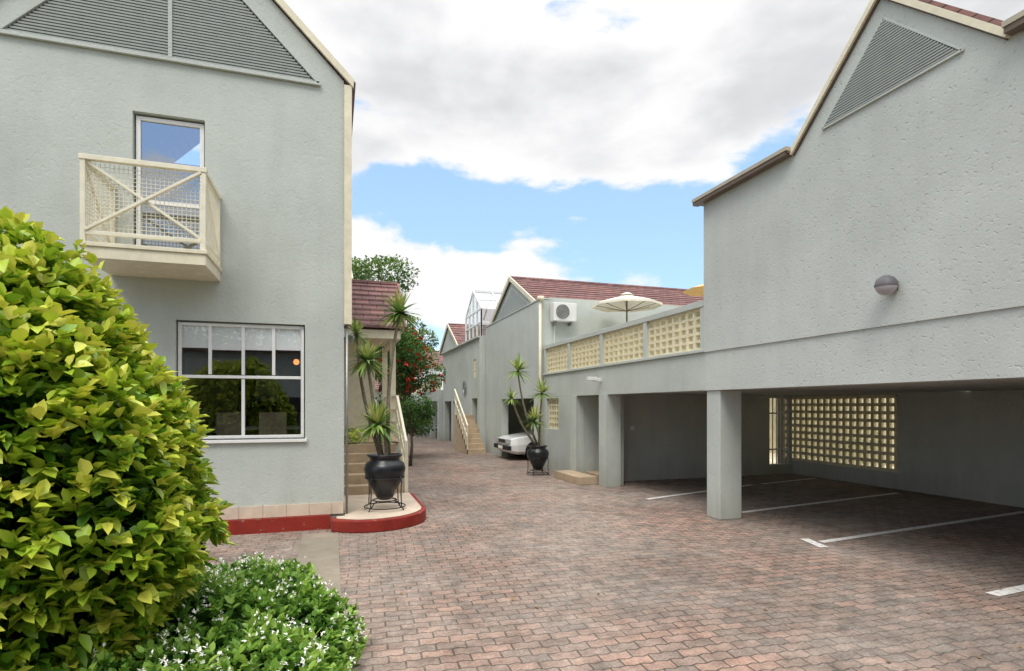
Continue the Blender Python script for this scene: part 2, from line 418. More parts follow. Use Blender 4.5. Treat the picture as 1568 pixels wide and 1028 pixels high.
while z<4.42:
    b.box(bx0+.05,bx1-.05,by0+.067,by0+.072,z-.003,z+.003,'steel_cream')
    for xx in(bx0+.012,bx1-.017): b.box(xx,xx+.005,by0+.05,YF-.05,z-.0025,z+.0025,'steel_cream')
    z+=.045
y=by0+.09
while y<YF-.05:
    for xx in(bx0+.018,bx1-.011): b.box(xx,xx+.005,y-.0025,y+.0025,3.64,4.42,'steel_cream')
    y+=.045
b.build('balcony_mesh',H)

b=MB()
def plat(inset):
    pts=[(-.02+inset,YF-.1),(-.02+inset,7.93+inset)]
    R=.85-inset
    for a in np.linspace(-105,0,18):
        r=math.radians(a); pts.append((.5+R*math.cos(r),8.6+R*math.sin(r)))
    pts+= [(1.35-inset,10.0),(.16,10.0),(.16,YF-.1)]
    return pts
K=empty('entrance_platform')
b.prism([(x,y,0) for x,y in plat(0)],(0,0,.165),'red'); b.build('kerb',K,bevel=.015)
b=MB(); b.prism([(x,y,.168) for x,y in plat(.07)],(0,0,.006),'platf'); b.build('top',K)
Pp=empty('entrance_porch'); b=MB()
for i in range(5):
    b.box(.152,1.18,10.0+i*.3,12.0+.01*i,.0,.16+(i+1)*.16,'tan')
b.box(.153,1.35,11.5,14.5,.0,.955,'wall')
b.box(.153,1.38,11.45,14.5,.976,1.0,'tan')
b.box(.153,.9,12.9,13.05,1.0,3.2,'cream')
b.build('steps_and_floor',Pp)
b=MB()
for x in(1.24,):
    for y,zb in((10.05,.17),(10.75,.55),(11.5,1.0),(12.4,1.0),(13.4,1.0),(14.4,1.0)):
        b.box(x-.03,x+.03,y-.03,y+.03,zb,zb+.92,'steel_cream')
    for dz in(.9,.62,.36):
        b.beam((x,10.05,.17+dz),(x,11.5,1.0+dz),.045,.035,'steel_cream'); b.beam((x,11.5,1.0+dz),(x,14.4,1.0+dz),.045,.035,'steel_cream')
y=10.15
while y<14.3:
    zb=.17+(min(y,11.5)-10.05)*.572; b.box(1.23,1.25,y-.008,y+.008,zb+.1,zb+.88,'steel_cream'); y+=.13
b.box(1.18,1.3,12.35,12.47,1.0,3.15,'cream'); b.box(1.18,1.3,14.3,14.42,1.0,3.15,'cream')
b.box(.153,1.34,11.85,11.97,3.1,3.27,'cream'); b.box(1.24,1.36,11.97,14.6,3.1,3.26,'cream')
b.box(.153,1.24,11.99,14.5,3.2,3.24,'cream')
b.build('railing_and_posts',Pp)
def tileroof(name,x0,x1,ye,ze,yr,zr,parent,rows=9,both=True,verge='cream'):
    b=MB()
    for sgn in ((1,-1) if both else (1,)):
        for i in range(rows):
            f0=i/rows;f1=(i+1.25)/rows if i<rows-1 else 1
            ya=ye+(yr-ye)*f0;za=ze+(zr-ze)*f0;yb=ye+(yr-ye)*f1;zb=ze+(zr-ze)*f1
            if sgn<0: ya=2*yr-ya;yb=2*yr-yb
            h=.055
            b.add([(x0,ya,za),(x1,ya,za),(x1,ya,za+h),(x0,ya,za+h),(x0,yb,zb-.01),(x1,yb,zb-.01),(x1,yb,zb+.012),(x0,yb,zb+.012)],
                  [(0,1,2,3),(3,2,6,7),(0,3,7,4),(1,5,6,2),(0,4,5,1)],'tile')
        yy=ye if sgn>0 else 2*yr-ye
        b.beam((x0-.02,yy,ze-.01),(x0-.02,yr,zr-.0),.04,.13,verge); b.beam((x1+.02,yy,ze-.01),(x1+.02,yr,zr),.04,.13,verge)
    b.tube([(x0,yr,zr+.02),(x1,yr,zr+.02)],.06,'tile',8)
    return b.build(name,parent)
tileroof('tile_roof',.16,1.42,11.75,3.3,13.25,4.5,Pp,9,True,'tile')
b=MB(); b.prism([(1.40,11.9,3.25),(1.40,14.6,3.25),(1.40,13.25,4.42)],(-.05,0,0),'cream'); b.build('gable_end',Pp)

def globe_lamp(name,c,wall_dir,r,k='metal'):
    e=empty(name); b=MB()
    pr=[(r*math.sin(t),-r*math.cos(t)) for t in np.linspace(0,math.pi,13)]
    b.lathe(c,pr,'gg',24); b.lathe(c,[(r*1.03,-.012),(r*1.05,0),(r*1.03,.012)],k,24)
    w=Vector(wall_dir); b.beam(Vector(c)+w*r*.6,Vector(c)+w*(r*1.6),.09,.09,k)
    b.lathe((c[0],c[1],c[2]),[(r*1.02,.0),(r*.95,r*.42),(r*.7,r*.76),(r*.3,r*.99),(0,r*1.04)],k,24)
    return b.build('lamp_body',e,True)
globe_lamp('wall_lamp',(.26,9.5,2.8),(-1,0,0),.085)
globe_lamp('wall_lamp',(5.33,4.26,2.92),(1,0,0),.10,'lampcap')

# ---------------------------------------------------------------- right building + carports
R=empty('gabled_parking_building'); b=MB(); XF=5.44; TZ=1.94
b.prism([(XF,-6,2.53),(XF,7.34,2.53),(XF,7.34,4.82),(XF,5.52,4.82),(XF,4.40,5.95),(XF,3.28,4.82),(XF,-6,4.82)],(.25,0,0),'wallR')
b.box(XF+.022,XF+.25,-6,7.34,TZ,2.53,'wallR')
b.box(XF+.25,11.1,7.14,7.34,2.55,4.82,'wallR'); b.box(XF+.25,11.1,-6,-5.8,TZ,4.82,'wallR')
b.box(10.9,11.1,-5.8,7.14,2.5,4.82,'wallR')
b.box(XF+.25,10.9,-5.8,7.14,4.7,4.85,'inner')
b.box(XF+.25,11.15,-6,7.14,TZ+.03,2.5,'inner')
b.build('upper_walls',R)
b=MB()
b.box(5.49,5.88,7.02,7.335,0,TZ-.002,'wall'); b.box(5.49,5.88,1.3,1.62,0,TZ-.002,'wall'); b.box(5.49,5.88,-3.6,-3.28,0,TZ-.002,'wall')
b.build('columns',R,bevel=.012)
b=MB()
b.wall('x',11.0,.15,-6,11.8,0,TZ+.03,[(8.53,11.6,.33,1.93)],'inner')
b.box(5.6,11.0,-6,-5.85,0,TZ,'inner')
b.build('carport_back_wall',R)
def lattice(b,axis,p,th,a0,a1,z0,z1,na,nz,bw,k):
    da=(a1-a0)/na; dz=(z1-z0)/nz
    for i in range(na+1):
        a=a0+i*da
        if axis=='x': b.box(p,p+th,a-bw/2,a+bw/2,z0,z1,k)
        else: b.box(a-bw/2,a+bw/2,p,p+th,z0,z1,k)
    for j in range(nz+1):
        z=z0+j*dz
        if axis=='x': b.box(p+.004,p+th-.004,a0,a1,z-bw/2,z+bw/2,k)
        else: b.box(a0,a1,p+.004,p+th-.004,z-bw/2,z+bw/2,k)
b=MB(); lattice(b,'x',10.985,.09,8.57,11.56,.37,1.9,17,9,.07,'creamL'); b.build('breeze_block_screen',R)
b=MB(); b.box(15.2,15.4,2,20,0,2.2,'bwall'); b.build('boundary_wall')
sheet('side_yard_paving',rect(11.3,15.2,2,20),-.004,'bwall')
b=MB()
for y0,y1 in((5.56,7.46),(-6,3.22)):
    b.box(XF-.10,XF+.2,y0,y1,4.822,4.85,'brown'); b.box(XF-.13,XF-.0,y0-.0,y1,4.852,4.90,'gutter'); b.box(XF-.12,XF-.02,y0+.02,y1-.01,4.80,4.851,'brown')
for sy in(1,-1):
    y=lambda d:4.40+sy*d
    b.prism([(XF-.06,y(1.16),4.80),(XF-.06,y(0),5.96),(XF-.06,y(0),6.04),(XF-.06,y(1.20),4.84)],(.09,0,0),'cream')
    b.prism([(XF-.03,y(1.15),4.79),(XF-.03,y(0),5.94),(XF-.03,y(0),5.965),(XF-.03,y(1.16),4.805)],(.028,0,0),'brown')
    b.prism([(XF+.04,y(1.18),4.83),(XF+.04,y(0),6.0),(XF+.04,y(0),6.08),(XF+.04,y(1.25),4.85)],(5.6,0,0),'tile')
b.build('roof_trim',R)
b=MB(); vx=XF-.008
b.prism([(vx,5.11,4.925),(vx,3.61,4.925),(vx,4.36,5.70)],(.005,0,0),'slatd')
z=4.942
while z<5.68:
    w=.73*(1-(z-4.925)/.775)
    b.box(vx-.022,vx-.004,4.36-w,4.36+w,z-.008,z+.009,'slat'); z+=.028
for p,q_ in(((5.13,4.92),(3.59,4.92)),((5.12,4.925),(4.36,5.71)),((3.6,4.925),(4.36,5.71))):
    b.beam((vx-.008,p[0],p[1]),(vx-.008,q_[0],q_[1]),.022,.022,'wall',up=(1,0,0))
b.build('gable_vent',R)

T=empty('terrace_building'); b=MB(); X2=5.45
b.box(X2+.02,X2+.25,7.342,14.3,TZ,2.53,'wall')
b.box(X2-.02,X2+.27,7.343,14.3,2.532,2.58,'wall')
b.box(X2,X2+.22,7.344,14.3,3.24,3.34,'wall')
for y in(7.40,9.10,10.87,12.6,14.2): b.box(X2+.01,X2+.21,y-.06,y+.06,2.58,3.24,'wall')
b.box(X2+.25,11.15,7.342,14.35,TZ+.03,2.50,'inner')
b.box(5.42,5.78,10.57,10.88,0,TZ-.003,'wall')
b.wall('y',11.3,.18,5.9,11.0,0,TZ+.029,[(10.3,10.98,.25,1.9)],'inner')
b.wall('x',5.47,.21,12.15,14.35,0,TZ-.001,[(13.25,14.1,1.1,1.9)],'wall')
b.box(5.42,5.47,12.12,12.42,0,TZ-.004,'wall')
b.box(5.68,7.2,12.16,12.3,0,TZ,'wall'); b.box(6.25,6.4,11.48,12.16,0,TZ,'inner')
b.box(5.78,5.92,10.7,11.3,0,TZ,'wall')
b.build('terrace_structure',T,bevel=.006)
b=MB()
for a,c in((7.46,9.04),(9.16,10.81),(10.93,12.54),(12.66,14.14)): lattice(b,'x',X2+.06,.09,a+.01,c-.01,2.60,3.22,8,5,.045,'creamL')
lattice(b,'x',5.55,.08,13.27,14.08,1.12,1.88,5,5,.05,'creamL')
b.build('breeze_block_parapet',T)
b=MB()
b.box(5.02,5.46,11.05,12.4,0,.17,'tan'); b.box(6.2,6.249,11.52,11.95,.05,1.85,'door'); b.box(6.17,6.2,11.8,11.83,.9,1.05,'metal')
b.box(5.7,6.24,11.5,12.14,.0,.16,'tan')
b.build('door_and_step',T,bevel=.01)
b=MB()
for i in range(6): b.box(10.34+i*.12,10.36+i*.12,11.38,11.40,.25,1.9,'white')
b.box(10.31,10.97,11.37,11.38,1.5,1.54,'white'); b.box(10.31,10.97,11.37,11.38,.6,.64,'white'); b.build('opening_grille',T)
b=MB()
b.box(6.4,6.5,11.27,11.30,1.15,1.25,'acw'); b.build('wall_switch_box',T)
b=MB(); b.box(5.3,5.47,10.84,10.9,2.22,2.30,'acw'); b.box(5.15,5.36,10.82,10.92,2.24,2.32,'acw'); b.build('security_camera',bevel=.01)

B2=empty('tiled_block'); b=MB()
b.box(5.66,13,14.36,14.56,2.5,4.68,'wall')
b.wall('x',5.42,.24,14.36,20.2,0,4.62,[(14.95,18.15,-1,1.93)],'wall')
b.box(5.66,12,14.56,20.0,1.95,2.2,'inner'); b.box(5.66,13,20.0,20.2,0,4.6,'wall')
b.box(11.,11.2,14.5,20,0,.4,'inner'); b.box(11,11.2,14.5,20,1.7,1.94,'inner')
b.box(5.40,5.70,14.34,20.25,4.622,4.66,'wall')
b.prism([(5.56,15.0,4.67),(5.56,19.9,4.67),(5.56,17.45,5.78)],(.2,0,0),'wall')
b.prism([(5.55,15.9,4.75),(5.55,19.0,4.75),(5.55,17.45,5.5)],(.008,0,0),'slat')
b.build('walls',B2)
b=MB(); lattice(b,'x',9.5,.05,14.6,19.9,.4,1.9,30,9,.05,'creamL'); b.build('breeze_block_screen',B2)
tileroof('tile_roof',5.5,13.5,14.95,4.62,17.45,5.86,B2,11,True,'cream')
b=MB(); b.tube([(5.36,14.28,.1),(5.36,14.28,4.6)],.04,'cream',10); b.box(5.3,5.44,14.2,14.36,4.55,4.68,'cream'); b.build('downpipe',B2,True)
A=empty('air_conditioner_unit'); b=MB(); b.box(5.66,6.33,14.04,14.31,4.0,4.5,'acw'); b.box(5.75,5.79,14.1,14.36,3.9,4.0,'metal'); b.box(6.2,6.24,14.1,14.36,3.9,4.0,'metal')
b.build('casing',A,bevel=.015)
b=MB()
for r in(.2,.16,.12,.08,.04):
    b.tube([(5.92+r*math.cos(t),14.03,4.25+r*math.sin(t)) for t in np.linspace(0,2*math.pi,25)],.006,'acw',4)
b.prism([(5.92+.2*math.cos(t),14.036,4.25+.2*math.sin(t)) for t in np.linspace(0,2*math.pi,25)[:-1]],(0,.002,0),'dark'); b.build('fan_grille',A)
b=MB(); b.tube([(5.8,14.33,4.0),(5.78,14.33,3.2),(5.6,14.33,2.6)],.018,'acw',6); b.build('refrigerant_pipe',A)
U=empty('patio_umbrella',(7.45,13.3,0)); b=MB(); n=8; R0=.92
rim=[(R0*math.cos(2*math.pi*i/n+.2),R0*math.sin(2*math.pi*i/n+.2),4.40) for i in range(n)]
b.add([(0,0,4.66)]+rim,[(0,1+i,1+(i+1)%n) for i in range(n)],'umb')
b.add(rim+[(x,y,z-.06) for x,y,z in rim],[(i,(i+1)%n,(i+1)%n+n,i+n) for i in range(n)],'umb')
b.lathe((0,0,4.68),[(.18,-.03),(.1,.02),(0,.05)],'umb',12); b.tube([(0,0,2.5),(0,0,4.62)],.022,'bark',8)
for x,y,z in rim: b.beam((0,0,4.22),(x*.9,y*.9,z+.01),.012,.012,'bark')
b.build('canopy_and_pole',U)
U=empty('patio_umbrella',(9.5,12.4,0)); b=MB()
rim=[(.8*math.cos(2*math.pi*i/n+.2),.8*math.sin(2*math.pi*i/n+.2),4.72) for i in range(n)]
b.add([(0,0,4.98)]+rim,[(0,1+i,1+(i+1)%n) for i in range(n)],'orange'); b.tube([(0,0,2.5),(0,0,4.95)],.025,'bark',8); b.build('canopy_and_pole',U)

B3=empty('stair_block'); b=MB()
b.wall('x',5.2,.24,20.26,27.5,0,4.25,[(20.6,21.5,0,2.0),(20.8,21.2,2.8,3.5),(23.6,25.1,0,1.93),(25.5,27.1,0,1.93)],'wall')
b.box(5.44,12,20.3,20.5,0,4.2,'wall'); b.box(5.44,12,27.3,27.5,0,4.2,'inner'); b.box(5.44,11,20.5,27.3,1.95,2.2,'inner'); b.box(9,9.2,20.5,27.3,0,1.94,'inner')
b.box(5.1,5.5,20.26,27.55,4.252,4.32,'wall')
b.prism([(5.24,24.2,4.33),(5.24,28.4,4.33),(5.24,26.3,5.45)],(.2,0,0),'wall')
b.build('walls',B3)
tileroof('tile_roof',5.2,10.5,24.0,4.3,26.3,5.55,B3,9,True,'cream')
b=MB(); lattice(b,'x',5.22,.03,20.8,21.2,2.8,3.5,3,5,.04,'creamL')
for i in range(8): b.box(4.5,5.19,19.3+i*.26,21.6,i*.17,(i+1)*.17,'tan')
for x in(4.52,):
    b.beam((x,19.3,1.0),(x,21.5,2.35),.05,.05,'steel_cream'); b.beam((x,19.3,.6),(x,21.5,1.95),.04,.04,'steel_cream')
    for i in range(9): b.box(x-.015,x+.015,19.3+i*.26,19.33+i*.26,i*.16,1.0+i*.16,'steel_cream')
b.build('stairs_and_rail',B3)
b=MB()
for r in(.28,.2): b.tube([(5.16,22.6+r*math.cos(t),2.45+r*math.sin(t)) for t in np.linspace(0,2*math.pi,25)],.015,'metal',5)
for t in np.linspace(0,math.pi,5)[:-1]: b.beam((5.16,22.6-.28*math.cos(t),2.45-.28*math.sin(t)),(5.16,22.6+.28*math.cos(t),2.45+.28*math.sin(t)),.015,.015,'metal')
b.build('wheel_ornament')
# glazed conservatory on the roof, gable facing the drive
G=empty('rooftop_conservatory'); b=MB(); gx0,gx1,gy0,gy1,gz0,gz1,gzr=5.3,7.6,20.4,22.9,4.3,5.35,6.25; gym=(gy0+gy1)/2
ys=np.linspace(gy0,gy1,5)
def gz(y): return gz1+(gzr-gz1)*(1-abs(y-gym)/(gym-gy0))
for y in ys: b.box(gx0-.03,gx0+.03,y-.03,y+.03,gz0,gz(y),'white')
for x in np.linspace(gx0,gx1,4):
    b.beam((x,gy0-.05,gz1),(x,gym,gzr),.05,.06,'white'); b.beam((x,gym,gzr),(x,gy1+.05,gz1),.05,.06,'white')
    b.box(x-.025,x+.025,gy0-.03,gy0+.03,gz0,gz1,'white')
for z in(4.85,gz1): b.beam((gx0,gy0,z),(gx0,gy1,z),.05,.05,'white'); b.beam((gx0,gy0,z),(gx1,gy0,z),.05,.05,'white')
b.beam((gx0,gym,gzr),(gx1,gym,gzr),.07,.07,'white'); b.beam((gx0,gy0+.62,5.8),(gx1,gy0+.62,5.8),.04,.04,'white')
b.build('frame',G)
b=MB(); b.add([(gx0,gy0-.02,gz1),(gx1,gy0-.02,gz1),(gx1,gym,gzr-.02),(gx0,gym,gzr-.02)],[(0,1,2,3)],'glassP')
b.add([(gx0,gy0,gz0),(gx0,gy1,gz0),(gx0,gy1,gz1),(gx0,gym,gzr),(gx0,gy0,gz1)],[(0,1,2,3,4)],'glassP'); b.add([(gx0,gy0,gz0),(gx1,gy0,gz0),(gx1,gy0,gz1),(gx0,gy0,gz1)],[(0,1,2,3)],'glassP'); b.build('panes',G)

B4=empty('distant_block'); b=MB()
b.wall('x',5.0,.24,27.6,37,0,2.5,[(28.0+i*2.3,29.9+i*2.3,-1,1.95) for i in range(4)],'wall')
b.box(5.0,5.2,27.6,37,3.05,3.15,'wall'); b.box(5.24,10,27.6,36.9,2.2,2.45,'inner'); b.box(8.5,8.7,27.6,36.9,0,2.19,'inner')
b.box(5.1,12,37,37.2,0,4.2,'white'); b.box(6.0,6.9,36.95,36.99,3.0,3.8,'cglass'); b.box(5.3,5.75,36.8,36.98,3.5,3.85,'acw')
b.build('walls',B4)
b=MB(); lattice(b,'x',5.05,.06,27.65,37,2.52,3.04,36,4,.05,'creamL'); b.build('parapet_screen',B4)
tileroof('tile_roof',4.8,12,36.8,4.2,39.0,5.5,B4,8,True,'cream')
B5=empty('end_house'); b=MB(); b.box(-6,4.6,47,52,0,3.0,'white')
for x in(2.6,3.6): b.box(x,x+.7,46.95,46.99,.9,2.1,'cglass')
b.build('walls',B5); tileroof('tile_roof',-6.3,4.9,46.5,3.0,49.5,4.6,B5,9)
GT=empty('driveway_gate'); b=MB()
b.box(2.2,5.2,43,43.05,.1,.16,'iron'); b.box(2.2,5.2,43,43.05,1.7,1.76,'iron')
for i in range(26): b.box(2.2+i*.12,2.225+i*.12,43.01,43.04,.16,1.7,'iron')
for x in(2.0,5.2): b.box(x,x+.3,42.9,43.2,0,2.0,'wall')
b.build('gate_bars_and_posts',GT)

b=MB(); b.prism([(1.5,15,0),(2.75,22,0),(3.3,27,0),(2.9,27.1,0),(2.4,22.2,0),(1.2,15,0)],(0,0,.5),'wall'); b.build('garden_wall')
b=MB(); b.box(-6,.3,16.5,24,0,5.2,'wallL'); H2=empty('second_townhouse'); b.build('walls',H2); tileroof('tile_roof',-6.2,.5,16.2,5.2,20.2,6.9,H2,12)

BB=empty('opposite_house'); b=MB(); b.box(-12,12,-16,-12,0,4.2,'wall'); b.box(-12.3,12.3,-16.3,-11.7,4.2,4.5,'tile')
for x in(-8,-3,2,7): b.box(x,x+2.4,-11.99,-11.95,.1,2.1,'dark')
b.build('walls',BB)

def car(name,loc,rz,paint):
    e=empty(name,loc,rz)
    b=MB()
    st=[(0,.66,.34,.60),(.05,.74,.24,.66),(.25,.80,.20,.72),(1.15,.83,.20,.84),(2.2,.84,.20,.88),(3.3,.83,.20,.90),(4.05,.80,.22,.90),(4.28,.74,.28,.84),(4.34,.66,.36,.70)]
    vs=[];fs=[]
    for x,w,z0,z1 in st:
        zm=z0+(z1-z0)*.55
        sec=[(-w*.9,z0),(w*.9,z0),(w,z0+.08),(w*1.01,zm),(w*.93,z1-.03),(w*.82,z1),(-w*.82,z1),(-w*.93,z1-.03),(-w*1.01,zm),(-w,z0+.08)]
        vs+=[(x,y,z) for y,z in sec]
    n=10
    for i in range(len(st)-1):
        for j in range(n): fs.append((i*n+j,i*n+(j+1)%n,(i+1)*n+(j+1)%n,(i+1)*n+j))
    fs+=[tuple(range(n)),tuple(range(len(st)*n-1,(len(st)-1)*n-1,-1))]
    b.add(vs,fs,paint); b.build('body',e,False,.012)
    b=MB()
    vs=[(1.15,-.74,.82),(1.15,.74,.82),(3.8,.74,.88),(3.8,-.74,.88),(1.85,-.58,1.33),(1.85,.58,1.33),(3.15,.58,1.34),(3.15,-.58,1.34)]
    b.add(vs,[(0,1,5,4),(1,2,6,5),(2,3,7,6),(3,0,4,7)],'cglass')
    b.prism([(1.83,-.6,1.33),(1.83,.6,1.33),(3.17,.6,1.34),(3.17,-.6,1.34)],(0,0,.05),paint)
    for sy in(-1,1):
        for p,q_ in(((1.15,.745,.82),(1.85,.59,1.34)),((3.8,.745,.88),(3.15,.59,1.34)),((2.5,.752,.86),(2.48,.595,1.34))): b.beam((p[0],p[1]*sy,p[2]),(q_[0],q_[1]*sy,q_[2]),.06,.05,paint)
    b.build('cabin',e,False,.01)
    b=MB()
    for x in(.8,3.45):
        for y in(-.8,.8):
            b.tube([(x,y-.09,.3),(x,y+.09,.3)],.3,'tyre',24); b.tube([(x,y-.10,.3),(x,y+.10,.3)],.17,'metal',16)
    b.build('wheels',e,False,.01)
    b=MB(); 
    for y in(-.55,.55): b.box(-.03,.06,y-.16,y+.16,.52,.66,'lamp_g')
    b.box(-.03,.05,-.36,.36,.54,.64,'iron'); b.box(-.07,.05,-.78,.78,.33,.46,'tyre'); b.box(-.08,-.07,-.24,.24,.34,.44,'umb')
    b.build('front_trim',e,False,.008)
    return e
car('parked_car',(5.2,17.3,0),0,'carw')
car('parked_car',(5.3,24.4,0),0,'carr')
car('parked_car',(5.5,31.2,0),0,'carw')

def yucca_heads(name,parent,heads):
    Rs=[]
    b=MB()
    for (c,R,k,base) in heads:
        c=np.array(c)
        for i in range(k):
            az=rng.uniform(0,2*math.pi); el=rng.uniform(-.5,1.35); L=R*rng.uniform(.75,1.1); w=.042*R/.35+.004
            d=Vector((math.cos(az)*math.cos(el),math.sin(az)*math.cos(el),math.sin(el)))
            side=d.cross(Vector((0,0,1))).normalized(); p=Vector(c)
            pts=[]
            for j in range(5):
                f=j/4; pos=p+d*L*f+Vector((0,0,-1))*L*.25*f*f*math.cos(el)
                ww=w*(.6,1,.75,.45,.03)[j]
                pts.append((pos-side*ww/2,pos+side*ww/2))
            vs=[q for pr in pts for q in pr]
            b.add(vs,[(2*j,2*j+1,2*j+3,2*j+2) for j in range(4)],'yucca'); Rs+= [float(np.clip(rng.normal(.6,.25)+(.2 if el>.6 else -.1),0,1))]*4
    me=bpy.data.meshes.new(name); me.from_pydata(b.v,[],b.f); me.materials.append(M['yucca'])
    at=me.attributes.new('rnd','FLOAT','FACE'); at.data.foreach_set('value',Rs)
    o=bpy.data.objects.new(name,me); S.collection.objects.link(o); o.parent=parent
    b=MB()
    for hi,(c,R,k,base) in enumerate(heads):
        if base is None: continue
        p=Vector(base);q=Vector(c); pts=[]
        for j in range(8):
            f=j/7; bend=math.sin(f*math.pi)*.07
            pts.append(p.lerp(q,f)+Vector((bend*((hi%3)-1),bend*.5,0)))
        b.tube(pts,[.032-.012*j/7 for j in range(8)],'barkg',8)
    if b.v: b.build('stems',parent,True)
def potplant(name,c,s,heads):
    e=empty(name); b=MB()
    zb=.14*s
    prof=[(0,.0),(.09,.0),(.12,.03),(.20,.18),(.285,.36),(.305,.46),(.28,.54),(.22,.58),(.215,.61),(.26,.65),(.265,.67),(.235,.67),(.2,.62),(0,.6)]
    b.lathe((c[0],c[1],c[2]+zb),[(r*s,z*s) for r,z in prof],'pot',36); b.build('pot',e,True)
    b=MB()
    b.ring((c[0],c[1],c[2]+.33*s+zb),.285*s,.01*s,'iron'); b.ring((c[0],c[1],c[2]+.13*s),.17*s,.009*s,'iron'); b.ring((c[0],c[1],c[2]+.04*s),.30*s,.008*s,'iron')
    for i in range(4):
        t=math.pi/4+i*math.pi/2; cx,sy=math.cos(t),math.sin(t)
        b.tube([(c[0]+cx*r*s,c[1]+sy*r*s,c[2]+z*s) for r,z in((.285,.5),(.31,.42),(.30,.25),(.31,.06),(.35,.008))],.009*s,'iron',6)
        b.tube([(c[0]+cx*r*s,c[1]+sy*r*s,c[2]+z*s) for r,z in((.17,.13),(.25,.1),(.30,.04))],.008*s,'iron',6)
    b.build('wrought_iron_stand',e,True)
    b=MB(); b.lathe((c[0],c[1],c[2]+zb),[(0,.625*s),(.2*s,.62*s)],'soil',20); b.build('pot_soil',e)
    yucca_heads('leaves',e,heads)
c0=(.74,8.55,.174)
potplant('potted_yucca',c0,1.0,[((.984,8.80,3.136),.43,120,(.80,8.6,bz*0+.95)),((.488,8.664,2.384),.42,110,(.70,8.6,.95)),((.627,8.514,1.43),.46,120,(.74,8.5,.85)),((.359,9.230,2.838),.32,60,(.68,8.6,.95))])
c1=(4.82,13.0,0)
potplant('potted_yucca',c1,.9,[((4.27,12.92,2.554),.46,60,(4.80,13,.75)),((4.934,13.02,2.023),.44,60,(4.85,13,.75)),((4.681,12.89,1.334),.46,70,(4.85,13,.7)),((4.07,12.77,1.887),.34,40,(4.78,13,.7))])

HG=empty('rounded_hedge'); hc=np.array([-1.95,3.77,1.15]); hr=np.array([1.15,1.15,1.42])
def blob(name,c,r,parent,k='core',sc=.92,seg=(40,24),amp=.04,zmin=None):
    b=MB(); vs=[];fs=[];a,e=seg
    for i in range(e+1):
        ph=math.pi*i/e
        for j in range(a):
            th=2*math.pi*j/a; d=Vector((math.sin(ph)*math.cos(th),math.sin(ph)*math.sin(th),math.cos(ph)))
            f=sc*(1+amp*(math.sin(th*5+ph*3)+math.sin(ph*9+th*2))*math.sin(ph)); z=c[2]+d.z*r[2]*f
            if zmin is not None: z=max(z,zmin)
            vs.append((c[0]+d.x*r[0]*f,c[1]+d.y*r[1]*f,z))
    for i in range(e):
        for j in range(a): fs.append((i*a+j,i*a+(j+1)%a,(i+1)*a+(j+1)%a,(i+1)*a+j))
    b.add(vs,fs,k); return b.build(name,parent,True)
blob('dark_core',hc,hr,HG,'core',.78,zmin=-.05)  # solid near-black core, added to block see-through between hedge leaves; no branches modelled
d=sph(8600); d=d[d[:,2]>-.75]; n=len(d)
lump=1+.05*(np.sin(d[:,0]*9+d[:,2]*5)+np.sin(d[:,1]*11+3*d[:,2])*.7+np.sin(d[:,2]*13+d[:,0]*4)*.5)
rad=lump*(.82+.24*rng.uniform(0,1,n)**.75)
C=hc+d*hr*rad[:,None]; nn=d/hr; nn/=np.linalg.norm(nn,axis=1,keepdims=True)
nn=nn*.8+np.array([0,0,.4])+rng.normal(size=(n,3))*.42
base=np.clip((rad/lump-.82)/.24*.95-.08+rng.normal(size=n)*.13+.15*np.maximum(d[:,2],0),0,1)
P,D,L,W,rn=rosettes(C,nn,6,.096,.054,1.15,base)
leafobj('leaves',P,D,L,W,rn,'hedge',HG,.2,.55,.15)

SH=empty('white_flowering_shrub'); sc_=np.array([-.80,3.85,.0]); sr=np.array([.90,1.72,.46])
blob('dark_core',sc_,sr,SH,'core',.84,amp=.03,zmin=.0)  # added dark filler mound behind the shrub leaves, not real twigs
d=sph(11500); d=d[d[:,2]>.02]; d[:,2]=d[:,2]**.75; n=len(d)
lump=1+.07*(np.sin(d[:,0]*8+d[:,1]*9)+np.sin(d[:,1]*17)*.6)
xy=np.sign(d[:,:2])*np.abs(d[:,:2])**.85; dd=np.concatenate([xy,d[:,2:]],1)
rad=lump*rng.uniform(.80,1.04,n); C=sc_+dd*sr*rad[:,None]; nn=d*np.array([.8,.8,1])+np.array([0,0,.6])+rng.normal(size=(n,3))*.4
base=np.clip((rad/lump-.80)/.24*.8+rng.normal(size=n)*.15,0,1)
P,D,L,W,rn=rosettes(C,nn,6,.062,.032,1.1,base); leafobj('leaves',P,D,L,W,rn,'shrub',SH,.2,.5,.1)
idx=rng.choice(n,1050,False); idx=idx[(rad/lump)[idx]>.93]; cl=C[idx]*1.0
cl=np.repeat(cl,4,0)+rng.normal(size=(len(cl)*4,3))*.026+np.array([0,0,.045])
nf=np.tile(np.array([[0,-.3,1.]]),(len(cl),1))+rng.normal(size=(len(cl),3))*.6
P,D,L,W,rn=rosettes(cl,nf,5,.020,.010,1.3,np.full(len(cl),.5)); leafobj('flowers',P,D,L,W,rn,'flw',SH,.1,.2)

